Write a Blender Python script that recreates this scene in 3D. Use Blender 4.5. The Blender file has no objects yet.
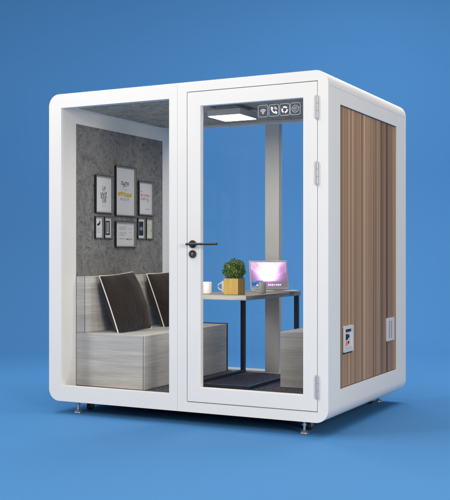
import bpy, bmesh, math, random
from mathutils import Vector, Matrix
R = math.radians
random.seed(7)
scene = bpy.context.scene
COL = scene.collection

# ------------------------------------------------------------------ materials
def mat(name, color=(.8, .8, .8), rough=.5, metal=0.0, spec=.5, emit=None, estr=0.0):
    m = bpy.data.materials.new(name); m.use_nodes = True
    b = m.node_tree.nodes['Principled BSDF']
    b.inputs['Base Color'].default_value = (*color, 1)
    b.inputs['Roughness'].default_value = rough
    b.inputs['Metallic'].default_value = metal
    b.inputs['Specular IOR Level'].default_value = spec
    if emit:
        b.inputs['Emission Color'].default_value = (*emit, 1)
        b.inputs['Emission Strength'].default_value = estr
    return m

class NT:
    def __init__(s, m):
        s.t = m.node_tree; s.n = s.t.nodes; s.b = s.n['Principled BSDF']
    def add(s, kind, **kw):
        n = s.n.new(kind)
        for k, v in kw.items():
            if k in n.inputs.keys(): n.inputs[k].default_value = v
            else: setattr(n, k, v)
        return n
    def link(s, a, b): s.t.links.new(a, b)
    def coords(s, scale, rot=(0, 0, 0)):
        tc = s.add('ShaderNodeTexCoord'); mp = s.add('ShaderNodeMapping')
        mp.inputs['Scale'].default_value = scale; mp.inputs['Rotation'].default_value = rot
        s.link(tc.outputs['Object'], mp.inputs['Vector']); return mp.outputs['Vector']
    def noise(s, vec, scale, detail=3, rough=.5, dist=0):
        n = s.add('ShaderNodeTexNoise'); n.inputs['Scale'].default_value = scale
        n.inputs['Detail'].default_value = detail; n.inputs['Roughness'].default_value = rough
        n.inputs['Distortion'].default_value = dist
        s.link(vec, n.inputs['Vector']); return n.outputs['Fac']
    def ramp(s, fac, stops, interp='LINEAR'):
        r = s.add('ShaderNodeValToRGB'); r.color_ramp.interpolation = interp
        e = r.color_ramp.elements
        while len(e) < len(stops): e.new(.5)
        for i, (p, c) in enumerate(stops):
            e[i].position = p; e[i].color = (*c, 1) if len(c) == 3 else c
        s.link(fac, r.inputs['Fac']); return r.outputs['Color']
    def mix(s, a, b, fac, mode='MIX'):
        n = s.add('ShaderNodeMix', data_type='RGBA', blend_type=mode)
        if isinstance(fac, (int, float)): n.inputs['Factor'].default_value = fac
        else: s.link(fac, n.inputs['Factor'])
        s.link(a, n.inputs['A']); s.link(b, n.inputs['B']); return n.outputs['Result']
    def base(s, c): s.link(c, s.b.inputs['Base Color'])
    def bump(s, h, strength, dist):
        n = s.add('ShaderNodeBump'); n.inputs['Strength'].default_value = strength
        n.inputs['Distance'].default_value = dist
        s.link(h, n.inputs['Height']); s.link(n.outputs['Normal'], s.b.inputs['Normal'])

M = {}
def paint(name, c, r):
    m = mat(name, c, r); t = NT(m)
    n = t.noise(t.coords((1, 1, 1)), 2.2, 4, .55)
    t.base(t.ramp(n, [(.3, tuple(x * .965 for x in c)), (.7, c)]))
    f = t.noise(t.coords((1, 1, 1)), 900, 2)
    t.bump(f, .06, .001)
    return m
M['white'] = paint('white_powder_coat', (.84, .81, .77), .42)
M['greywhite'] = paint('light_grey_powder_coat', (.70, .685, .66), .45)
M['silver'] = mat('silver_hinge', (.46, .46, .47), .45, .35)
M['steel'] = mat('foot_steel', (.62, .62, .63), .3, .85)
M['black'] = mat('black_metal', (.018, .018, .02), .38)
M['blackplastic'] = mat('black_plastic', (.02, .02, .022), .5)
M['gap'] = mat('dark_seam_and_shade', (.03, .03, .032), .7)  # near-black for seams and backings, also for painted-in shade
M['red'] = mat('red_switch', (.75, .07, .04), .4, emit=(1, .1, .05), estr=.25)
M['greyplastic'] = mat('light_grey_plastic', (.62, .62, .63), .45)
M['dgrey'] = mat('dark_grey_laminate', (.07, .07, .072), .55)
M['frame_in'] = mat('frame_grey', (.20, .20, .205), .5)
M['frame_out'] = mat('frame_black', (.012, .012, .013), .5)
M['paper'] = mat('print_paper', (.62, .62, .63), .6)
M['cream'] = mat('cream_paper', (.60, .60, .50), .6)
M['ceramic'] = mat('white_ceramic', (.78, .77, .75), .22)
M['greycer'] = mat('grey_ceramic', (.46, .45, .44), .3)
M['alu'] = mat('aluminium', (.70, .69, .675), .38, .3)
M['key'] = mat('keycap', (.06, .06, .065), .5)
M['ink'] = mat('black_ink', (.05, .05, .052), .6)
M['ink2'] = mat('grey_ink', (.26, .26, .27), .6)
M['redink'] = mat('red_ink', (.42, .045, .045), .6)
M['yellow'] = mat('yellow_ink', (.55, .40, .04), .6)
M['blueink'] = mat('blue_ink', (.10, .14, .30), .6)
M['navy'] = mat('navy_ink', (.012, .014, .03), .6)
M['olive'] = mat('olive_ink', (.33, .35, .20), .6)
M['pipe'] = mat('white_piping', (.72, .70, .66), .7)
M['soil'] = mat('soil', (.03, .02, .014), .9)
M['lampglow'] = mat('lamp_diffuser', (.9, .9, .9), .5, emit=(1, .93, .82), estr=3.2)
M['lampbody'] = mat('lamp_housing', (.58, .575, .565), .45, .2)
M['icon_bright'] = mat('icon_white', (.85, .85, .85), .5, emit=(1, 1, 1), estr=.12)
M['icon_dim'] = mat('icon_frosted', (.55, .55, .555), .5)
M['rubber'] = mat('caster_rubber', (.02, .02, .022), .6)

# clear thin glass
g = bpy.data.materials.new('clear_glass'); g.use_nodes = True
nt = g.node_tree; nt.nodes.clear()
o_ = nt.nodes.new('ShaderNodeOutputMaterial'); mx = nt.nodes.new('ShaderNodeMixShader')
tr = nt.nodes.new('ShaderNodeBsdfTransparent'); gl = nt.nodes.new('ShaderNodeBsdfGlossy')
lw = nt.nodes.new('ShaderNodeLayerWeight'); lw.inputs['Blend'].default_value = .5
pw = nt.nodes.new('ShaderNodeMath'); pw.operation = 'POWER'; pw.inputs[1].default_value = 5
fr = nt.nodes.new('ShaderNodeMath'); fr.operation = 'MULTIPLY_ADD'; fr.inputs[1].default_value = .5; fr.inputs[2].default_value = .010
nt.links.new(lw.outputs['Facing'], pw.inputs[0]); nt.links.new(pw.outputs[0], fr.inputs[0])
tr.inputs['Color'].default_value = (.985, .988, .988, 1); gl.inputs['Roughness'].default_value = .02
nt.links.new(fr.outputs[0], mx.inputs[0]); nt.links.new(tr.outputs[0], mx.inputs[1])
nt.links.new(gl.outputs[0], mx.inputs[2]); nt.links.new(mx.outputs[0], o_.inputs['Surface'])
M['glass'] = g

# studio backdrop
m = mat('blue_backdrop_paper', (.085, .29, .62), .75, spec=.15); t = NT(m)
n = t.noise(t.coords((1, 1, 1)), .5, 3)
t.base(t.ramp(n, [(.3, (.062, .220, .485)), (.7, (.066, .229, .505))]))
M['backdrop'] = m

# walnut side panel, grain runs vertically
m = mat('walnut_veneer', rough=.5, spec=.35); t = NT(m)
tc = t.add('ShaderNodeTexCoord'); sx = t.add('ShaderNodeSeparateXYZ'); t.link(tc.outputs['Object'], sx.inputs[0])
st = t.add('ShaderNodeMath', operation='GREATER_THAN'); t.link(sx.outputs['Y'], st.inputs[0]); st.inputs[1].default_value = .105
of = t.add('ShaderNodeCombineXYZ'); t.link(st.outputs[0], of.inputs['X'])
ad = t.add('ShaderNodeVectorMath', operation='MULTIPLY_ADD'); t.link(of.outputs[0], ad.inputs[0]); ad.inputs[1].default_value = (17.3, 0, 0); t.link(tc.outputs['Object'], ad.inputs[2])
def stretched(sc):
    mp = t.add('ShaderNodeMapping'); mp.inputs['Scale'].default_value = sc; t.link(ad.outputs[0], mp.inputs['Vector']); return mp.outputs['Vector']
wide = t.noise(stretched((1, 6, .06)), 1.0, 1, .5)
mid = t.noise(stretched((1, 21, .06)), 1.0, 2, .62)
fine = t.noise(stretched((1, 170, .9)), 1.0, 4, .7)
c1 = t.ramp(mid, [(.30, (.15, .080, .040)), (.42, (.31, .182, .098)), (.49, (.47, .295, .170)), (.56, (.37, .222, .124)), (.70, (.70, .48, .300))])
c2 = t.ramp(wide, [(.34, (.60, .58, .565)), (.46, (.92, .92, .92)), (.58, (1.0, 1.0, 1.0)), (.7, (1.16, 1.16, 1.16))])
c3 = t.ramp(fine, [(.32, (.84, .83, .82)), (.62, (1.05, 1.05, 1.05))])
t.base(t.mix(t.mix(c1, c2, 1.0, 'MULTIPLY'), c3, 1.0, 'MULTIPLY'))
t.bump(fine, .12, .002)
M['walnut'] = m

# grey streaked laminate (streaks run horizontally)
def laminate(name, dark, light, rough=.5):
    m = mat(name, rough=rough, spec=.35); t = NT(m)
    a = t.noise(t.coords((1.1, 1.1, 26)), 1.0, 4, .6, .25)
    b = t.noise(t.coords((3, 3, 95)), 1.0, 4, .65, .15)
    w = t.noise(t.coords((.8, .8, 6)), 1.0, 2, .5)
    c = t.ramp(a, [(.3, dark), (.7, light)])
    c2 = t.ramp(b, [(.3, (.76, .76, .76)), (.7, (1.08, 1.08, 1.08))])
    c3 = t.ramp(w, [(.3, (.84, .84, .84)), (.7, (1.06, 1.06, 1.06))])
    t.base(t.mix(t.mix(c, c2, 1.0, 'MULTIPLY'), c3, 1.0, 'MULTIPLY'))
    t.bump(b, .1, .0015)
    return m
M['lam_light'] = laminate('light_grey_laminate', (.50, .475, .44), (.66, .635, .60))
M['lam_mid'] = laminate('mid_grey_laminate', (.38, .365, .335), (.52, .50, .465))
M['table'] = laminate('table_laminate', (.30, .285, .265), (.45, .43, .405))

# felt
m = mat('grey_felt', rough=.95, spec=.1); t = NT(m)
co = t.coords((1, 1, 1))
a = t.noise(co, 7, 8, .72, 1.6); b = t.noise(co, 26, 6, .75, 2.2); f = t.noise(co, 240, 2, .6)
c1 = t.ramp(a, [(.30, (.125, .124, .123)), (.5, (.205, .203, .201)), (.70, (.27, .267, .264))])
c2 = t.ramp(b, [(.35, (.36, .36, .36)), (.46, (.95, .95, .95)), (.7, (1.2, 1.2, 1.2))])
c3 = t.ramp(f, [(.3, (.8, .8, .8)), (.7, (1.15, 1.15, 1.15))])
t.base(t.mix(t.mix(c1, c2, 1.0, 'MULTIPLY'), c3, 1.0, 'MULTIPLY'))
t.bump(b, .35, .006)
M['felt'] = m

M['felt_lifted'] = M['felt'].copy(); M['felt_lifted'].name = 'brightened_grey_felt'  # same felt, brightened and warmed to paint in missing ceiling light
for nd in M['felt_lifted'].node_tree.nodes:
    if nd.type == 'VALTORGB' and nd.color_ramp.elements[0].color[0] < .2:
        for e in nd.color_ramp.elements: e.color = (e.color[0] * 2.3, e.color[1] * 2.1, e.color[2] * 1.85, 1)
# carpet
m = mat('charcoal_carpet', rough=.97, spec=.05); t = NT(m)
co = t.coords((1, 1, 1))
a = t.noise(co, 45, 4, .7); f = t.noise(co, 260, 3, .7)
c1 = t.ramp(a, [(.35, (.045, .040, .055)), (.55, (.10, .092, .122)), (.7, (.23, .215, .26))])
c2 = t.ramp(f, [(.3, (.55, .55, .55)), (.7, (1.35, 1.35, 1.35))])
t.base(t.mix(c1, c2, 1.0, 'MULTIPLY')); t.bump(f, .6, .004)
M['carpet'] = m

# cushion cloth
m = mat('dark_cushion_cloth', (.020, .016, .014), .95, spec=.12); t = NT(m)
f = t.noise(t.coords((1, 1, 1)), 320, 2); a = t.noise(t.coords((1, 1, 1)), 6, 3)
t.base(t.mix(t.ramp(f, [(.3, (.017, .013, .0115)), (.7, (.036, .028, .0245))]), t.ramp(a, [(.3, (.8, .8, .8)), (.7, (1.3, 1.25, 1.2))]), 1.0, 'MULTIPLY'))
cr = t.noise(t.coords((1, 1, .55)), 11, 3, .55, .6)
hs = t.add('ShaderNodeMath', operation='MULTIPLY_ADD'); t.link(cr, hs.inputs[0]); hs.inputs[1].default_value = 14.0; t.link(f, hs.inputs[2])
t.bump(hs.outputs[0], .55, .0016)
t.b.inputs['Sheen Weight'].default_value = .14
M['cushion'] = m

# bamboo pot
m = mat('yellow_wood', rough=.5, spec=.3); t = NT(m)
a = t.noise(t.coords((60, 60, 4)), 1.0, 4, .6)
t.base(t.ramp(a, [(.3, (.38, .225, .048)), (.7, (.51, .335, .088))]))
M['potwood'] = m

# leaves
m = mat('box_leaves', rough=.5, spec=.3); t = NT(m)
oi = t.noise(t.coords((1, 1, 1)), 55, 2)
t.base(t.ramp(oi, [(.3, (.026, .062, .012)), (.5, (.080, .150, .030)), (.7, (.19, .27, .060))]))
M['leaf'] = m

# laptop display : pink and violet light burst
m = mat('display_glow', (.01, .01, .01), .25); t = NT(m)
tc = t.add('ShaderNodeTexCoord'); sp = t.add('ShaderNodeSeparateXYZ')
t.link(tc.outputs['Object'], sp.inputs[0])          # local lid: x across (-.15...15), z up (0...0.235)
def mth(op, a, b=None, c=None):
    n = t.add('ShaderNodeMath', operation=op)
    for i, v in enumerate((a, b, c)):
        if v is None: continue
        if isinstance(v, (int, float)): n.inputs[i].default_value = v
        else: t.link(v, n.inputs[i])
    return n.outputs[0]
dx = mth('SUBTRACT', sp.outputs['X'], -.01); dz = mth('SUBTRACT', sp.outputs['Z'], .082)
rad = mth('SQRT', mth('ADD', mth('MULTIPLY', dx, dx), mth('MULTIPLY', dz, dz)))
ang = mth('ARCTAN2', dx, dz)
cmb = t.add('ShaderNodeCombineXYZ'); t.link(ang, cmb.inputs[0])
rays = t.noise(cmb.outputs[0], 2.6, 3, .55)
core = mth('POWER', mth('MAXIMUM', mth('SUBTRACT', 1.0, mth('MULTIPLY', rad, 6.5)), 0.0), 1.2)
wid = mth('MAXIMUM', mth('COSINE', mth('MULTIPLY', ang, .92)), 0.0)
fan = mth('MULTIPLY', mth('POWER', wid, 1.2), mth('MULTIPLY_ADD', rays, 1.1, .28))
below = mth('GREATER_THAN', dz, -.004)
v_ = mth('ADD', mth('MULTIPLY', fan, mth('MULTIPLY_ADD', below, .85, .15)), mth('MULTIPLY', core, mth('MULTIPLY_ADD', below, .6, .4)))
colr = t.ramp(v_, [(.05, (.20, .17, .21)), (.30, (.34, .20, .42)), (.50, (.66, .30, .72)), (.70, (.93, .70, .93)), (.92, (1, .97, 1))])
leftf = mth('MULTIPLY', mth('LESS_THAN', sp.outputs['X'], -.055), mth('LESS_THAN', sp.outputs['Z'], .085))
blue = t.ramp(t.noise(tc.outputs['Object'], 30, 3), [(.35, (.02, .05, .22)), (.6, (.10, .35, .75))])
c_ = t.mix(colr, blue, mth('MULTIPLY', leftf, .85))
t.link(c_, t.b.inputs['Emission Color']); t.b.inputs['Emission Strength'].default_value = 1.12
M['display'] = m

# ------------------------------------------------------------------ mesh helpers
ORIGIN = {}
def root_of(o):
    while o.parent: o = o.parent
    return o
def obj(name, bm, m, parent=None, bevel=0.0, seg=2, smooth=38, label=None):
    """link ONE mesh object; geometry is given in world space and moved into its thing's frame"""
    if parent is not None and root_of(parent).name in ORIGIN:
        bmesh.ops.translate(bm, verts=bm.verts, vec=-ORIGIN[root_of(parent).name])
    bmesh.ops.recalc_face_normals(bm, faces=bm.faces)
    me = bpy.data.meshes.new(name); bm.to_mesh(me); bm.free()
    o = bpy.data.objects.new(name, me); COL.objects.link(o)
    for mm in (m if isinstance(m, (list, tuple)) else [m]): me.materials.append(mm)
    if smooth:
        for p in me.polygons: p.use_smooth = True
        me.set_sharp_from_angle(angle=R(smooth))
    if bevel:
        bv = o.modifiers.new('bevel', 'BEVEL'); bv.width = bevel; bv.segments = seg
        bv.limit_method = 'ANGLE'; bv.angle_limit = R(40); bv.harden_normals = False
    if parent is not None: o.parent = parent
    if label: o['label'] = label
    return o
def thing(name, label, cat, loc=(0, 0, 0), rotz=0, group=None, local=False):
    o = bpy.data.objects.new(name, None); COL.objects.link(o)
    o.location = loc; o.rotation_euler = (0, 0, rotz); o.empty_display_size = .1
    o['label'] = label; o['category'] = cat
    if group: o['group'] = group
    if not local: ORIGIN[o.name] = Vector(loc)
    return o
def box(bm, x0, x1, y0, y1, z0, z1):
    vs = [bm.verts.new((x, y, z)) for x in (x0, x1) for y in (y0, y1) for z in (z0, z1)]
    f = [(0, 1, 3, 2), (4, 6, 7, 5), (0, 4, 5, 1), (2, 3, 7, 6), (0, 2, 6, 4), (1, 5, 7, 3)]
    for q in f: bm.faces.new([vs[i] for i in q])
    return bm
def B(*a):
    return box(bmesh.new(), *a)
def cyl(bm, p0, p1, r, n=24, r1=None):
    p0, p1 = Vector(p0), Vector(p1); d = p1 - p0
    q = d.to_track_quat('Z', 'Y').to_matrix().to_4x4()
    mt = Matrix.Translation((p0 + p1) / 2) @ q
    bmesh.ops.create_cone(bm, cap_ends=True, segments=n, radius1=r, radius2=r if r1 is None else r1, depth=d.length, matrix=mt)
    return bm
def lathe(bm, prof, c=(0, 0, 0), n=40):
    rings = []
    for r, z in prof:
        rings.append([bm.verts.new((c[0] + r * math.cos(2 * math.pi * i / n), c[1] + r * math.sin(2 * math.pi * i / n), c[2] + z)) for i in range(n)])
    for a, b in zip(rings, rings[1:]):
        for i in range(n): bm.faces.new((a[i], a[(i + 1) % n], b[(i + 1) % n], b[i]))
    bm.faces.new(rings[0][::-1]); bm.faces.new(rings[-1])
    return bm
def tube(bm, pts, r, n=10, closed=False):
    pts = [Vector(p) for p in pts]; N = len(pts); rings = []
    for i, p in enumerate(pts):
        if closed: d = pts[(i + 1) % N] - pts[i - 1]
        else: d = pts[min(i + 1, N - 1)] - pts[max(i - 1, 0)]
        if closed:                                   # planar loop: keep one stable frame
            d.normalize(); ax = Vector((0, 1, 0)); sd = d.cross(ax).normalized()
            rings.append([bm.verts.new(p + r * (math.cos(2 * math.pi * k / n) * ax + math.sin(2 * math.pi * k / n) * sd)) for k in range(n)]); continue
        q = d.to_track_quat('Z', 'Y')
        rings.append([bm.verts.new(p + q @ Vector((r * math.cos(2 * math.pi * k / n), r * math.sin(2 * math.pi * k / n), 0))) for k in range(n)])
    rr = list(zip(rings, rings[1:])) + ([(rings[-1], rings[0])] if closed else [])
    for a, b in rr:
        best = 0
        for k in range(n): bm.faces.new((a[k], a[(k + 1) % n], b[(k + 1 + best) % n], b[(k + best) % n]))
    if not closed:
        bm.faces.new(rings[0][::-1]); bm.faces.new(rings[-1])
    return bm
def rrect(x0, x1, z0, z1, r, n=14):
    pts = []
    for cx, cz, a0 in ((x1 - r, z1 - r, 0), (x0 + r, z1 - r, 90), (x0 + r, z0 + r, 180), (x1 - r, z0 + r, 270)):
        for i in range(n + 1):
            a = R(a0 + 90 * i / n); pts.append((cx + r * math.cos(a), cz + r * math.sin(a)))
    return pts
def prism_y(bm, pts, y0, y1):
    a = [bm.verts.new((x, y0, z)) for x, z in pts]; b = [bm.verts.new((x, y1, z)) for x, z in pts]
    n = len(pts)
    for i in range(n): bm.faces.new((a[i], a[(i + 1) % n], b[(i + 1) % n], b[i]))
    bm.faces.new(a[::-1]); bm.faces.new(b)
    return bm
def carve(bm, cutters, m):
    """boolean-subtract boxes and hand back plain mesh data"""
    def tmp(b):
        bmesh.ops.recalc_face_normals(b, faces=b.faces)
        me = bpy.data.meshes.new('tmp'); b.to_mesh(me); b.free()
        o = bpy.data.objects.new('tmp', me); COL.objects.link(o); return o
    o = tmp(bm); cs = []
    for c in cutters:
        co = tmp(c); cs.append(co)
        md = o.modifiers.new('cut', 'BOOLEAN'); md.operation = 'DIFFERENCE'; md.object = co; md.solver = 'EXACT'
    dg = bpy.context.evaluated_depsgraph_get()
    me = bpy.data.meshes.new_from_object(o.evaluated_get(dg))
    out = bmesh.new(); out.from_mesh(me)
    for x in cs + [o]:
        d = x.data; bpy.data.objects.remove(x); bpy.data.meshes.remove(d)
    bpy.data.meshes.remove(me)
    return out
# 2-D strokes turned into thin raised shapes
def ribbon(bm, pts, w, to3, closed=False, th=.0006):
    N = len(pts); L = []; Rr = []
    for i in range(N):
        if closed: a, b = pts[i - 1], pts[(i + 1) % N]
        else: a, b = pts[max(i - 1, 0)], pts[min(i + 1, N - 1)]
        dx, dy = b[0] - a[0], b[1] - a[1]; l = math.hypot(dx, dy) or 1
        nx, ny = -dy / l * w / 2, dx / l * w / 2
        L.append(bm.verts.new(to3(pts[i][0] + nx, pts[i][1] + ny))); Rr.append(bm.verts.new(to3(pts[i][0] - nx, pts[i][1] - ny)))
    for i in range(N if closed else N - 1):
        j = (i + 1) % N; bm.faces.new((L[i], Rr[i], Rr[j], L[j]))
def poly(bm, pts, to3):
    bm.faces.new([bm.verts.new(to3(*p)) for p in pts])
def rect2(bm, x0, x1, y0, y1, to3): poly(bm, [(x0, y0), (x1, y0), (x1, y1), (x0, y1)], to3)
def arc(cx, cy, r, a0, a1, n=14):
    return [(cx + r * math.cos(R(a0 + (a1 - a0) * i / n)), cy + r * math.sin(R(a0 + (a1 - a0) * i / n))) for i in range(n + 1)]
def copy_tree(o, parent=None):
    c = o.copy(); COL.objects.link(c)
    if parent: c.parent = parent
    for ch in list(o.children): copy_tree(ch, c)
    return c

# ------------------------------------------------------------------ setting : seamless blue sweep
TH = R(27.3)
CAM = Vector((4.31, -5.58, 1.14))
bm = bmesh.new()
prof = [(-9, 0)] + [(-9 + i * 20 / 30, 0) for i in range(1, 31)]
y0, rad_ = 11.0, 2.3
prof += [(y0 + rad_ * math.sin(R(a)), rad_ - rad_ * math.cos(R(a))) for a in range(3, 91, 3)] + [(y0 + rad_, 3.0), (y0 + rad_, 5.0), (y0 + rad_, 7.5)]
xs = [-16, -8, 0, 8, 16]
grid = [[bm.verts.new((x, y, z)) for x in xs] for y, z in prof]
for a, b in zip(grid, grid[1:]):
    for i in range(len(xs) - 1): bm.faces.new((a[i], a[i + 1], b[i + 1], b[i]))
bd = obj('backdrop', bm, M['backdrop'], smooth=60)
bd.location = (CAM.x, CAM.y, 0); bd.rotation_euler = (0, 0, TH)
bd['kind'] = 'structure'

# ------------------------------------------------------------------ the booth
W, D, Z0, Z1 = 2.15, 1.65, .09, 2.29
FL, CE = .175, 2.20
pod = thing('office_booth', 'white rounded acoustic office booth with glass door, walnut side and furnished inside', 'office booth', (1.075, .825, 0))

bm = prism_y(bmesh.new(), rrect(0, W, Z0, Z1, .085), 0, D)
cuts = [B(.10, 2.05, .05, 1.50, FL, CE),                 # cavity
        B(.107, 1.006, -.02, .06, .20, 2.19),            # left window
        B(1.142, 2.08, -.02, .047, .156, 2.225),         # door rebate
        B(1.20, 2.03, .04, .06, .20, 2.17),              # through to the room
        B(.10, 2.05, 1.48, 1.70, .19, 2.225),            # rear opening
        B(2.138, 2.20, .212, 1.423, .278, 2.10),         # side panel recess
        B(-.05, .012, .212, 1.423, .278, 2.10),
        B(1.0685, 1.0705, -.02, .004, -.1, 2.5),         # front seam
        B(2.147, 2.20, .02, 1.63, 2.193, 2.195)]
bm = carve(bm, cuts, M['white'])
obj('shell', bm, M['white'], pod, bevel=.004, seg=2, smooth=35)

bm = B(1.021, 1.146, 1.50, 1.562, .19, 2.225)
obj('mullion', bm, M['greywhite'], pod, bevel=.003)
obj('window_pane', B(.1072, 1.0058, .022, .030, .2002, 2.1898), M['glass'], pod)
obj('window_pane', B(.1002, 1.0208, 1.535, 1.543, .1902, 2.2248), M['glass'], pod)
obj('window_pane', B(1.1462, 2.0498, 1.535, 1.543, .1902, 2.2248), M['glass'], pod)
obj('rear_beam', B(.20, 1.974, 1.330, 1.372, 2.174, 2.2015), M['white'], pod, bevel=.002)
obj('underside_shade_plate', B(.09, 2.06, .045, 1.605, .0860, .0903), M['gap'], pod)  # added dark plate: cuts bounce, deepens the shadow under the booth
# felt linings
for x0, x1 in ((.098, .1035), (2.0465, 2.052)):
    obj('felt_wall_panel', B(x0, x1, .19, 1.415, .18, 2.10), M['felt'], pod, bevel=.0015)
obj('felt_ceiling_panel', B(.175, 1.975, .115, 1.325, 2.195, 2.202), M['felt_lifted'], pod, bevel=.0015)
obj('carpet', B(.102, 2.048, .052, 1.488, .17, .1795), M['carpet'], pod, bevel=.002)
# walnut sides
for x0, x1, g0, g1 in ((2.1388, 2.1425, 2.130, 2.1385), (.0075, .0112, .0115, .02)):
    bm = B(x0, x1, .2175, .9285, .284, 2.0935); box(bm, x0, x1, .9315, 1.4175, .284, 2.0935)
    box(bm, x0 + .0005, x1 - .0012, .928, .932, .2845, 2.093)
    wp = obj('wood_side_panel', bm, M['walnut'], pod)
    obj('panel_shadow_backing', B(g0, g1, .2125, 1.4225, .2785, 2.0995), M['gap'], wp)  # dark backing paints the shadow line round the recessed wood

# door leaf
bm = carve(B(1.1465, 2.0755, .000, .042, .1605, 2.2205), [B(1.246, 1.981, -.05, .1, .258, 2.125)], M['white'])
door = obj('door', bm, M['white'], pod, bevel=.0025)
obj('door_glass', B(1.2462, 1.9808, .026, .034, .2582, 2.1248), M['glass'], door)
bm = bmesh.new()
cyl(bm, (1.19, .0, 1.209), (1.19, -.010, 1.209), .026, 32)
cyl(bm, (1.19, -.008, 1.209), (1.19, -.052, 1.209), .0095, 20)
tube(bm, [(1.163, -.047, 1.209), (1.19, -.047, 1.209), (1.30, -.047, 1.209), (1.385, -.047, 1.209), (1.396, -.047, 1.209)], .0082, 14)
obj('handle', bm, M['black'], door, bevel=.001)
bm = bmesh.new()
cyl(bm, (1.19, .0, 1.143), (1.19, -.010, 1.143), .026, 32)
lk = obj('lock', bm, M['black'], door, bevel=.0015)
bm = bmesh.new(); cyl(bm, (1.19, -.0095, 1.145), (1.19, -.0125, 1.145), .008, 20)
box(bm, 1.1875, 1.1925, -.0125, -.0095, 1.130, 1.142)
obj('key_cylinder', bm, M['frame_in'], lk)
for z0, z1 in ((1.988, 2.128), (1.578, 1.716), (.246, .384)):
    bm = bmesh.new(); h = (z1 - z0) / 3
    for k in range(3): cyl(bm, (2.0785, -.007, z0 + k * h + .001), (2.0785, -.007, z0 + (k + 1) * h - .001), .0095, 20)
    cyl(bm, (2.0785, -.007, z0 - .006), (2.0785, -.007, z1 + .006), .0055, 14)
    obj('hinge', bm, M['silver'], door, bevel=.0008)
# window stickers on the door glass
for k, cx in enumerate((1.693, 1.770, 1.845, 1.918)):
    cz = 2.0625; s = .034
    to3 = lambda a, b, cx=cx, cz=cz: (cx + a, .0235, cz + b)
    bm = bmesh.new()
    if k == 0:
        for r in (.011, .019, .027): ribbon(bm, arc(0, -.016, r, 42, 138), .0055, to3)
        poly(bm, arc(0, -.014, .0055, 0, 330, 11), to3)
        m_ = M['icon_dim']; lb = 'frosted signal icon sticker'
    elif k == 1:
        hs = arc(.016, .016, .033, 182, 268, 12); ribbon(bm, hs, .0085, to3)
        ribbon(bm, [(-.021, .021), (-.0065, .0095)], .012, to3); ribbon(bm, [(.0095, -.0065), (.021, -.021)], .012, to3)
        for r in (.010, .018): ribbon(bm, arc(.002, .003, r, 5, 85, 8), .004, to3)
        m_ = M['icon_bright']; lb = 'white telephone icon sticker'
    elif k == 2:
        for q in range(3):
            a0 = 90 + 120 * q
            pts = arc(0, -.001, .0175, a0 - 42, a0 + 36, 6); ribbon(bm, pts, .0095, to3)
            e = arc(0, -.001, .0175, a0 - 42, a0 - 62, 1); i_ = arc(0, -.001, .0095, a0 - 42, a0 - 43, 1)[0]; o2 = arc(0, -.001, .0265, a0 - 42, a0 - 43, 1)[0]
            poly(bm, [i_, o2, e[1]], to3)
        m_ = M['icon_bright']; lb = 'white recycling icon sticker'
    else:
        ribbon(bm, arc(0, 0, .022, 0, 350, 30), .003, to3, True)
        ribbon(bm, arc(0, 0, .011, 30, 320, 18), .003, to3); ribbon(bm, [(-.009, 0), (.010, .001)], .003, to3)
        ribbon(bm, [(-.028, .010), (-.022, .006)], .002, to3); ribbon(bm, [(.028, .010), (.022, .006)], .002, to3)
        m_ = M['icon_dim']; lb = 'frosted circular icon sticker'
    st = obj('icon_sticker', bm, m_, door, smooth=0, label=lb)
    bm = bmesh.new(); ribbon(bm, rrect(-s, s, -.037, .037, .011, 6), .0028, to3, True)
    obj('icon_border', bm, M['icon_dim'], door, smooth=0)

# ceiling lamp
bm = B(1.06, 1.322, .44, .72, 2.124, 2.168)
box(bm, 1.10, 1.28, .48, .68, 2.166, 2.196)
lamp = obj('ceiling_lamp', bm, M['lampbody'], pod, bevel=.002)
obj('lamp_diffuser', B(1.066, 1.316, .446, .714, 2.120, 2.1245), M['lampglow'], lamp)

# power inlet on the walnut side
bm = carve(B(2.136, 2.156, .276, .450, .506, .676), [B(2.146, 2.17, .298, .428, .528, .654)], M['white'])
so = obj('power_inlet', bm, M['greyplastic'], pod, bevel=.002)
obj('inlet_shadow_plate', B(2.1380, 2.1445, .270, .447, .494, .67), M['gap'], so, bevel=.001)  # dark plate set low, paints the shadow below the inlet
bm = bmesh.new()
box(bm, 2.1445, 2.1465, .300, .426, .634, .652)  # black strip painting the shade at the top of the recess
prism = [(.318, .585), (.345, .585), (.352, .598), (.345, .622), (.318, .622)]
vs0 = [bm.verts.new((2.1455, a, b)) for a, b in prism]; vs1 = [bm.verts.new((2.1530, a, b)) for a, b in prism]
for i in range(5): bm.faces.new((vs0[i], vs0[(i + 1) % 5], vs1[(i + 1) % 5], vs1[i]))
bm.faces.new(vs1)
cyl(bm, (2.1445, .372, .606), (2.1500, .372, .606), .012, 20)
cyl(bm, (2.1445, .372, .566), (2.1500, .372, .566), .009, 20)
obj('socket_and_recess_shade', bm, M['blackplastic'], so)
obj('switch', B(2.1445, 2.1520, .312, .342, .546, .576), M['red'], so, bevel=.002)
obj('inlet_step', B(2.1445, 2.1530, .300, .426, .530, .541), M['greyplastic'], so, bevel=.001)
# vent grille
vc = [B(2.1435, 2.17, a, b, .527 + k * .0098, .5332 + k * .0098) for k in range(13) for a, b in ((1.222, 1.2635), (1.2695, 1.311))]
bm = carve(B(2.138, 2.153, 1.180, 1.353, .507, .674), vc, M['white'])
vg = obj('vent_grille', bm, M['greyplastic'], pod, bevel=.0012)
obj('vent_backing', B(2.1415, 2.1445, 1.213, 1.324, .520, .660), M['gap'], vg)

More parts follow.
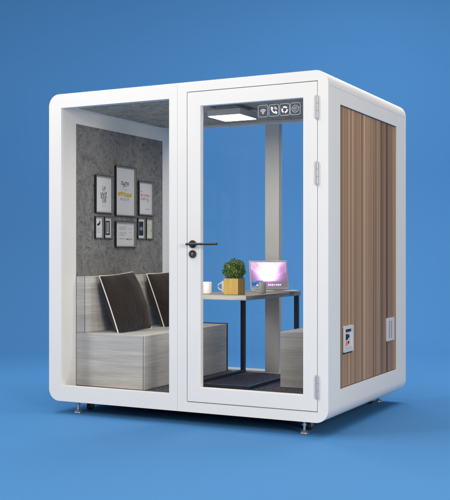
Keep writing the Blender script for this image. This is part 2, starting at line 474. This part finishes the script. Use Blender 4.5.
# feet and casters
def leveller(x, y):
    bm = bmesh.new()
    lathe(bm, [(.030, .0), (.031, .006), (.026, .013), (.012, .021), (.009, .025)], (x, y, .001), 28)
    cyl(bm, (x, y, .02), (x, y, .092), .009, 16); cyl(bm, (x, y, .052), (x, y, .064), .016, 6)
    box(bm, x - .032, x + .032, y - .03, y + .03, .080, .0915)
    obj('levelling_foot', bm, M['steel'], pod, bevel=.001)
def caster(x, y):
    bm = bmesh.new()
    box(bm, x - .026, x + .026, y - .03, y + .03, .080, .0915)
    box(bm, x - .020, x - .016, y - .016, y + .022, .024, .084); box(bm, x + .016, x + .020, y - .016, y + .022, .024, .084)
    c = obj('caster', bm, M['steel'], pod, bevel=.001)
    bm = bmesh.new(); cyl(bm, (x - .0145, y + .004, .033), (x + .0145, y + .004, .033), .031, 28)
    obj('wheel', bm, M['rubber'], c, bevel=.004)
for x in (.195, 1.955):
    for y, s in ((.085, 1), (1.575, -1)):
        leveller(x, y); caster(x - (.02 if x > 1 else -.01), y + s * .135)

# ------------------------------------------------------------------ sofa along the left wall
sofa = thing('sofa', 'pale grey streaked bench sofa with upright back along the left wall', 'sofa', (.4, .84, FL))
obj('seat', B(.106, .6805, .185, 1.455, .181, .567), M['lam_light'], sofa, bevel=.003)
obj('seat_front_panel', B(.684, .694, .1852, 1.4548, .1812, .5668), M['lam_light'], sofa, bevel=.003)
bm = B(.679, .685, .1875, 1.4525, .184, .5645); obj('seam', bm, M['gap'], sofa)
obj('backrest', B(.106, .1765, .1855, 1.4545, .5675, .98), M['lam_light'], sofa, bevel=.003)
obj('backrest_panel', B(.180, .190, .1857, 1.4543, .5677, .9798), M['lam_light'], sofa, bevel=.003)
obj('seam', B(.175, .181, .188, 1.452, .570, .9775), M['gap'], sofa)
obj('end_panel', B(.106, .697, 1.456, 1.476, .181, .575), M['dgrey'], sofa, bevel=.003, label='charcoal end panel')

# cushions : puffed square with pinched corners, leaning on the backrest
def cushion(size, puff, n=26):
    bm = bmesh.new()
    def surf(s):
        g = []
        for i in range(n + 1):
            row = []
            for j in range(n + 1):
                a, b = -1 + 2 * i / n, -1 + 2 * j / n
                h = ((1 - a * a) * (1 - b * b)) ** .42
                pin = 1 - .032 * (1 - abs(b) ** 2) * abs(a) ** 3
                pin2 = 1 - .032 * (1 - abs(a) ** 2) * abs(b) ** 3
                wr = 1 + .05 * math.sin(5 * a + 2.3 * b) * (1 - a * a) + .035 * math.sin(9 * b - 4 * a + 1) * (1 - b * b)
                row.append(bm.verts.new((size / 2 * a * pin, s * puff * h * wr, size / 2 * b * pin2)))
            g.append(row)
        for i in range(n):
            for j in range(n): bm.faces.new((g[i][j], g[i + 1][j], g[i + 1][j + 1], g[i][j + 1]))
    surf(1); surf(-1)
    bmesh.ops.remove_doubles(bm, verts=bm.verts, dist=1e-5)
    return bm
def edge_loop(size, n=26):
    pts = []
    for k in range(4 * n):
        q, i = divmod(k, n); tt = -1 + 2 * i / n
        a, b = [(tt, -1), (1, tt), (-tt, 1), (-1, -tt)][q]
        pin = 1 - .032 * (1 - abs(b) ** 2) * abs(a) ** 3; pin2 = 1 - .032 * (1 - abs(a) ** 2) * abs(b) ** 3
        pts.append((size / 2 * a * pin, 0, size / 2 * b * pin2))
    return pts
cu = thing('cushion', 'dark brown square cushion with white piping at the near end of the sofa', 'cushion', (.29, .55, .78), 0, 'dark cushions on the sofa', local=True)
cv = obj('cover', cushion(.465, .098), M['cushion'], cu)
obj('piping', tube(bmesh.new(), edge_loop(.465), .0046, 8, True), M['pipe'], cu)
def pose(o, v, u, z, lean, roll=0):
    # local x -> +v, local y -> away from the wall is +u
    base = Matrix(((0, 1, 0), (1, 0, 0), (0, 0, 1))).to_4x4()
    base = Matrix.Rotation(R(90), 4, 'Z') @ Matrix.Rotation(R(lean), 4, 'X') @ Matrix.Rotation(R(roll), 4, 'Y')
    base.translation = Vector((u, v, z)); o.matrix_world = base; 
    o.location = base.translation; o.rotation_euler = base.to_euler()
pose(cu, .520, .320, .775, -20, -3)
cu2 = copy_tree(cu)
cu2['label'] = 'dark brown square cushion with white piping at the far end of the sofa'
pose(cu2, 1.175, .320, .775, -20, -2)

# ------------------------------------------------------------------ bench by the right wall
bench = thing('bench', 'low dark grey streaked bench box against the right wall', 'bench', (1.76, 1.12, FL))
obj('seat', B(1.478, 2.040, .775, 1.478, .545, .582), M['lam_mid'], bench, bevel=.003)
obj('base', B(1.479, 2.040, .776, 1.477, .181, .5445), M['lam_mid'], bench, bevel=.003)

# ------------------------------------------------------------------ table
tab = thing('table', 'grey topped table on black rear legs between the two seats', 'table', (1.07, 1.0, FL))
obj('tabletop', B(.80, 1.345, .49, 1.475, .816, .849), M['table'], tab, bevel=.003)
for x0, x1 in ((.832, .866), (1.305, 1.337)):
    obj('leg', B(x0, x1, 1.432, 1.466, .2035, .8155), M['black'], tab, bevel=.002)
bm = bmesh.new()
box(bm, .832, .866, .56, 1.466, .181, .203); box(bm, 1.305, 1.337, .56, 1.466, .181, .203)
box(bm, .8662, 1.3048, .56, .595, .181, .2025)
obj('floor_frame', bm, M['black'], tab, bevel=.002)

TT = .8495

# mugs
mug = thing('mug', 'white ceramic mug at the left end of the table', 'mug', (.935, .66, TT), R(150), 'white mugs on the table', local=True)
obj('cup', lathe(bmesh.new(), [(.030, 0), (.037, .003), (.0395, .012), (.040, .086), (.0385, .0885), (.0365, .086), (.0355, .014), (.028, .008), (.001, .007)]), M['ceramic'], mug)
obj('handle', tube(bmesh.new(), [(.038 + .030 * math.sin(R(a)) * 1.0, 0, .046 + .026 * math.cos(R(a))) for a in range(0, 181, 12)], .0055, 10), M['ceramic'], mug)
mug2 = copy_tree(mug); mug2['label'] = 'white ceramic mug half hidden behind the potted plant'
mug2.location = (.965, .93, TT); mug2.rotation_euler = (0, 0, R(195))
tum = thing('tumbler', 'grey straight sided tumbler in front of the laptop', 'tumbler', (1.255, .95, TT), 0, local=True)
obj('tumbler_body', lathe(bmesh.new(), [(.024, 0), (.027, .003), (.0285, .082), (.0272, .084), (.0258, .081), (.0245, .009), (.001, .007)]), M['greycer'], tum)

# potted plant
pl = thing('potted_plant', 'small round leafy plant in a square yellow wooden pot on the table', 'plant', (1.165, .655, TT))
px0, py0, ps = 1.108, .60, .117
bm = carve(B(px0, px0 + ps, py0, py0 + ps, TT + .0005, TT + .118), [B(px0 + .01, px0 + ps - .01, py0 + .01, py0 + ps - .01, TT + .02, TT + .2)], M['white'])
obj('pot', bm, M['potwood'], pl, bevel=.002)
obj('soil', B(px0 + .0102, px0 + ps - .0102, py0 + .0102, py0 + ps - .0102, TT + .0205, TT + .104), M['soil'], pl)
cx, cy, cz = px0 + ps / 2, py0 + ps / 2, TT + .178
bm = bmesh.new(); rnd = random.Random(3)
stems = bmesh.new()
for k in range(4000):
    while True:
        p = Vector((rnd.uniform(-1, 1), rnd.uniform(-1, 1), rnd.uniform(-.9, 1)))
        if .25 < p.length < 1: break
    lump = 1 + .12 * math.sin(7 * p.x + 2) * math.cos(6 * p.y) + .1 * math.sin(9 * p.z + 4 * p.x)
    if rnd.random() < .05: lump *= 1.12
    q = Vector((p.x * .081, p.y * .081, p.z * .076)) * lump
    c = Vector((cx, cy, cz)) + q
    if c.z < TT + .112: continue
    nrm = (q.normalized() + Vector((rnd.gauss(0, .55), rnd.gauss(0, .55), rnd.gauss(.25, .5)))).normalized()
    ln = rnd.uniform(.009, .016); wd = ln * .5
    tdir = nrm.cross(Vector((rnd.gauss(0, 1), rnd.gauss(0, 1), rnd.gauss(0, 1)))).normalized(); sd = nrm.cross(tdir)
    v = [bm.verts.new(c + x) for x in (-tdir * ln * .5, -tdir * ln * .1 + sd * wd * .5 + nrm * .0015, tdir * ln * .3 + sd * wd * .38 + nrm * .001, tdir * ln * .5, tdir * ln * .3 - sd * wd * .38 + nrm * .001, -tdir * ln * .1 - sd * wd * .5 + nrm * .0015)]
    bm.faces.new((v[0], v[1], v[2], v[3])); bm.faces.new((v[0], v[3], v[4], v[5]))
for k in range(16):
    a = rnd.uniform(0, 6.28); r = rnd.uniform(.2, .8)
    tube(stems, [(cx, cy, TT + .10), (cx + .03 * math.cos(a) * r, cy + .03 * math.sin(a) * r, TT + .15), (cx + .07 * math.cos(a) * r, cy + .07 * math.sin(a) * r, cz + .04 * (1 - r))], .0018, 5)
obj('foliage', bm, M['leaf'], pl, smooth=0)
obj('stem', stems, M['soil'], pl)

# laptop
lp = thing('laptop', 'open silver laptop with glowing pink and violet screen', 'laptop', (1.155, 1.31, TT), R(47), local=True)
LW, LD, LH = .325, .18, .232
bm = B(-LW / 2, LW / 2, -LD, 0, .0005, .013)
base = obj('base', bm, M['alu'], lp, bevel=.003)
bm = bmesh.new()
for r_ in range(5):
    for c__ in range(13):
        x = -.138 + c__ * .0212; y = -.018 - r_ * .0185
        box(bm, x, x + .018, y - .0155, y, .0128, .0145)
obj('keyboard', bm, M['key'], base)
obj('trackpad', B(-.045, .045, -.180, -.122, .0128, .0135), M['frame_in'], base)
# lid leans back about 12 degrees
lid_m = Matrix.Translation((0, .002, .013)) @ Matrix.Rotation(R(-10), 4, 'X')
bm = B(-LW / 2, LW / 2, 0, .006, .002, LH)
bmesh.ops.transform(bm, matrix=lid_m, verts=bm.verts)
lid = obj('lid', bm, M['alu'], lp, bevel=.0025)
bm = B(-LW / 2 + .011, LW / 2 - .011, -.0012, .0005, .020, LH - .012)
bmesh.ops.transform(bm, matrix=lid_m, verts=bm.verts)
scr = obj('display', bm, M['display'], lid)
rnd = random.Random(5)
t3 = lambda a, b: lid_m @ Vector((a, -.0022, b))
mm = mat('dock_icons', (.8, .8, .8), .5, emit=(1, 1, 1), estr=.6)
for k in range(13):
    x = -.108 + k * .0165
    if -.066 < x < -.02: continue
    bm = bmesh.new(); poly(bm, arc(x, .038, rnd.uniform(.0055, .0078), 0, 315, 7), t3)
    obj('desktop_icon', bm, mm, scr, smooth=0)

# ------------------------------------------------------------------ pictures on the left wall
def glyphs(bm, x0, x1, z0, z1, to3, rnd, n=None, w=None):
    """illegible brush lettering: a row of small round strokes"""
    h = z1 - z0; st = (x1 - x0) / n; lw = min(st * .26, h * .30)
    for i in range(n):
        a = x0 + i * st; cx_ = a + st * .45; rx = st * rnd.uniform(.28, .36); k = rnd.randrange(6)
        lo = z0 + h * rnd.uniform(-.05, .08); hi = z1 - h * rnd.uniform(-.05, .25); cz_ = (lo + hi) / 2; rz = (hi - lo) / 2
        el = lambda a0, a1, q=10: [(cx_ + rx * math.cos(R(a0 + (a1 - a0) * e / q)), cz_ + rz * math.sin(R(a0 + (a1 - a0) * e / q))) for e in range(q + 1)]
        if k == 0: ribbon(bm, el(0, 340), lw, to3, True)
        elif k == 1: ribbon(bm, el(50, 310), lw, to3)
        elif k == 2: ribbon(bm, [(cx_ - rx, lo)] + el(180, 0) + [(cx_ + rx, lo)], lw, to3)
        elif k == 3: ribbon(bm, [(cx_ - rx, hi)] + el(180, 360) + [(cx_ + rx, hi)], lw, to3)
        elif k == 4: ribbon(bm, [(cx_ + rx * .2, z1 + h * .08), (cx_, cz_), (cx_ + rx * .1, lo), (cx_ + rx * .6, lo)], lw, to3)
        else: ribbon(bm, [(cx_ + rx, hi - rz * .3), (cx_, hi), (cx_ - rx * .9, cz_ + rz * .5), (cx_ + rx * .8, cz_ - rz * .4), (cx_, lo), (cx_ - rx, lo + rz * .3)], lw, to3)
def picture(label, v0, v1, z0, z1, art, paper='paper'):
    xb, xf, th = .1045, .124 if v1 - v0 > .15 else .119, .0045
    t = thing('picture_frame', label, 'picture', (xb, (v0 + v1) / 2, z0), 0, 'framed prints on the felt wall')
    bm = bmesh.new()
    box(bm, xb, xf, v0, v0 + th, z0, z1); box(bm, xb, xf, v1 - th, v1, z0, z1)
    box(bm, xb, xf - .0003, v0 + th, v1 - th, z0, z0 + th); box(bm, xb, xf - .0003, v0 + th, v1 - th, z1 - th, z1)
    fo = obj('frame', bm, M['frame_out'], t, bevel=.001)
    # grey inner rebate
    bm = bmesh.new(); a0, a1, b0, b1, q = v0 + th + .0003, v1 - th - .0003, z0 + th + .0003, z1 - th - .0003, .004
    box(bm, xb, xf - .0008, a0, a0 + q, b0, b1); box(bm, xb, xf - .0008, a1 - q * 2.2, a1, b0, b1)
    box(bm, xb, xf - .001, a0 + q, a1 - q * 2.2, b0, b0 + q * 2); box(bm, xb, xf - .001, a0 + q, a1 - q * 2.2, b1 - q * 2, b1)
    obj('rebate', bm, M['frame_in'], fo)
    pr = obj('print', B(xb + .0005, xb + .004, a0 + q, a1 - q * 2.2, b0 + q * 2, b1 - q * 2), M[paper], t)
    pv0, pv1, pz0, pz1 = a0 + q, a1 - q * 2.2, b0 + q * 2, b1 - q * 2
    lay = [0]
    def layer(name, m, fn):
        lay[0] += 1; x = xb + .0045 + lay[0] * .0003
        bm = bmesh.new()
        fn(bm, lambda a, b: (x, pv0 + a * (pv1 - pv0), pz0 + b * (pz1 - pz0)))
        obj(name, bm, M[m], pr, smooth=0)
    art(layer, random.Random(label))
    return t
def art_a(layer, rn):
    def f(bm, to):
        glyphs(bm, .40, .66, .66, .74, to, rn, 2, .07); glyphs(bm, .44, .60, .60, .65, to, rn, 2, .06)
        glyphs(bm, .32, .74, .49, .58, to, rn, 3, .07); glyphs(bm, .32, .72, .39, .475, to, rn, 3, .07)
        glyphs(bm, .40, .68, .26, .375, to, rn, 2, .08)
    layer('lettering', 'ink', f)
    layer('small_lettering', 'ink2', lambda bm, to: glyphs(bm, .42, .66, .165, .185, to, rn, 6, .014))
def art_b(layer, rn):
    def f(bm, to):
        glyphs(bm, .30, .72, .645, .71, to, rn, 4, .045); glyphs(bm, .40, .60, .595, .635, to, rn, 2, .05)
    layer('lettering', 'ink', f)
    def y(bm, to):
        glyphs(bm, .36, .62, .535, .56, to, rn, 5, .02)
        n = 10
        for i in range(n):
            a, b = .14 + .72 * i / n, .14 + .72 * (i + 1) / n
            bo = lambda x: .015 * math.sin((x - .14) / .72 * 6.28)
            poly(bm, [(a, .40 + bo(a)), (b, .40 + bo(b)), (b, .475 + bo(b)), (a, .475 + bo(a))], to)
    layer('ribbon', 'yellow', y)
    layer('ribbon_lettering', 'paper', lambda bm, to: glyphs(bm, .24, .76, .425, .452, to, rn, 7, .02))
    layer('small_lettering', 'ink2', lambda bm, to: glyphs(bm, .26, .74, .315, .355, to, rn, 5, .035))
def art_c(layer, rn):
    def f(bm, to):
        glyphs(bm, .16, .28, .70, .76, to, rn, 1, .05)
        glyphs(bm, .16, .82, .575, .64, to, rn, 6, .05); glyphs(bm, .16, .74, .455, .52, to, rn, 5, .05)
    layer('lettering', 'redink', f)
    layer('small_lettering', 'redink', lambda bm, to: glyphs(bm, .48, .86, .15, .175, to, rn, 7, .012))
    layer('flourish', 'ink2', lambda bm, to: ribbon(bm, [(.62, .40), (.70, .415), (.78, .45), (.72, .43)], .02, to))
def art_d(layer, rn):
    def f(bm, to):
        poly(bm, [(.25, .62), (.5, .60), (.72, .68), (.78, .84), (.66, .76), (.42, .72)], to)
        ribbon(bm, [(.25, .63), (.5, .70), (.72, .86)], .07, to)
    layer('mark', 'ink', f)
    def g(bm, to):
        for z in (.48, .40, .32, .24): glyphs(bm, .22, .70, z, z + .035, to, rn, 5, .03)
    layer('small_lettering', 'ink2', g)
def art_e(layer, rn):
    layer('image', 'ink', lambda bm, to: rect2(bm, .16, .84, .12, .88, to))
    layer('image_centre', 'ink2', lambda bm, to: rect2(bm, .26, .70, .22, .80, to))
    layer('highlight', 'paper', lambda bm, to: ribbon(bm, [(.35, .27), (.5, .24), (.6, .27)], .05, to))
def art_f(layer, rn):
    for z, x1 in ((.80, .62), (.72, .56), (.55, .60), (.46, .50), (.30, .50)):
        layer('text_line', 'ink2', lambda bm, to: glyphs(bm, .20, x1, z, z + .03, to, rn, 9, .012))
    for z in (.74, .58): layer('text_line', 'ink2', lambda bm, to: glyphs(bm, .72, .84, z, z + .03, to, rn, 3, .012))
    layer('signature', 'ink', lambda bm, to: glyphs(bm, .56, .88, .27, .33, to, rn, 5, .022))
def art_g(layer, rn):
    layer('image', 'navy', lambda bm, to: rect2(bm, .18, .88, .12, .88, to))
    def f(bm, to):
        poly(bm, [(.22, .44), (.5, .38), (.80, .42), (.84, .54), (.6, .62), (.3, .58)], to)
    layer('image_centre', 'blueink', f)
    layer('highlight', 'ink2', lambda bm, to: rect2(bm, .44, .62, .42, .56, to))
def art_h(layer, rn):
    def f(bm, to):
        for z in (.72, .64, .50, .38, .30, .22): glyphs(bm, .15, .80, z, z + .045, to, rn, 4, .05)
    layer('lettering', 'olive', f)
    layer('dot', 'redink', lambda bm, to: poly(bm, arc(.86, .42, .09, 0, 330, 10), lambda a, b: to(a, .42 + (b - .42) * .35)))
picture('grey framed print with narrow stacked black lettering, upper left of the group', .413, .648, 1.453, 1.744, art_a)
picture('tallest framed print with yellow ribbon under dark lettering', .683, .976, 1.44, 1.836, art_b)
picture('framed print with lines of red lettering, upper right of the group', 1.017, 1.249, 1.458, 1.738, art_c)
picture('small narrow framed print with a black slanting mark above faint lines', .413, .523, 1.258, 1.430, art_d)
picture('small narrow framed print with a dark grey upright picture in white margins', .534, .644, 1.259, 1.431, art_e)
picture('wide framed print of grey text lines with a dark signature, below the tallest print', .683, .972, 1.195, 1.402, art_f)
picture('small narrow framed print, black with a pale blue centre', 1.010, 1.125, 1.263, 1.440, art_g)
picture('small narrow cream framed print with a red dot', 1.137, 1.249, 1.262, 1.440, art_h, 'cream')

# ------------------------------------------------------------------ camera, light
cd = bpy.data.cameras.new('camera'); cam = bpy.data.objects.new('camera', cd); COL.objects.link(cam)
cam.location = CAM; cam.rotation_euler = (R(90), 0, TH)
cd.sensor_fit = 'HORIZONTAL'; cd.sensor_width = 36; cd.lens = 36 * 960 / 450; cd.shift_y = .01
cd.clip_start = .05; cd.clip_end = 200
scene.camera = cam

def area(name, loc, target, size, power, color=(1, 1, 1), sy=None):
    l = bpy.data.lights.new(name, 'AREA'); l.energy = power; l.color = color
    l.shape = 'RECTANGLE' if sy else 'SQUARE'; l.size = size
    if sy: l.size_y = sy
    o = bpy.data.objects.new(name, l); COL.objects.link(o); o.location = loc
    o.rotation_euler = (Vector(target) - Vector(loc)).to_track_quat('-Z', 'Y').to_euler()
    return o
area('key_softbox', (-4.6, -7.0, 5.0), (1.0, .4, .8), 2.4, 395, (1, .965, .915))
area('overhead_softbox', (-.9, -.3, 6.0), (-.6, -.3, 0), 3.6, 210, (1, .98, .95))
area('front_overhead_softbox', (1.8, -4.0, 6.0), (1.6, -3.4, 0), 3.0, 95, (1, .985, .96))
area('rear_softbox', (2.4, 3.5, 5.4), (2.2, 3.9, 0), 4.0, 250, (1, .985, .96))
area('side_softbox', (7.6, -4.5, 2.3), (1.4, .6, 1.2), 2.4, 345, (1, .94, .865))

area('ceiling_lamp_light', (1.191, .58, 2.1185), (1.191, .58, 0), .20, 8.5, (1, .93, .82), sy=.22)
pl_ = bpy.data.lights.new('interior_fill', 'POINT'); pl_.energy = 3.6; pl_.shadow_soft_size = .025; pl_.color = (1, .97, .93)  # added fill with no fixture, out of view behind the front mullion
po = bpy.data.objects.new('interior_fill', pl_); COL.objects.link(po); po.location = (1.10, .13, .86)
w = bpy.data.worlds.new('World'); scene.world = w; w.use_nodes = True
bg = w.node_tree.nodes['Background']; bg.inputs['Color'].default_value = (1, .96, .90, 1); bg.inputs['Strength'].default_value = .22

scene.view_settings.view_transform = 'Standard'; scene.view_settings.look = 'None'
scene.view_settings.exposure = 0; scene.view_settings.gamma = 1
scene.cycles.max_bounces = 10; scene.cycles.transparent_max_bounces = 16
scene.cycles.diffuse_bounces = 5
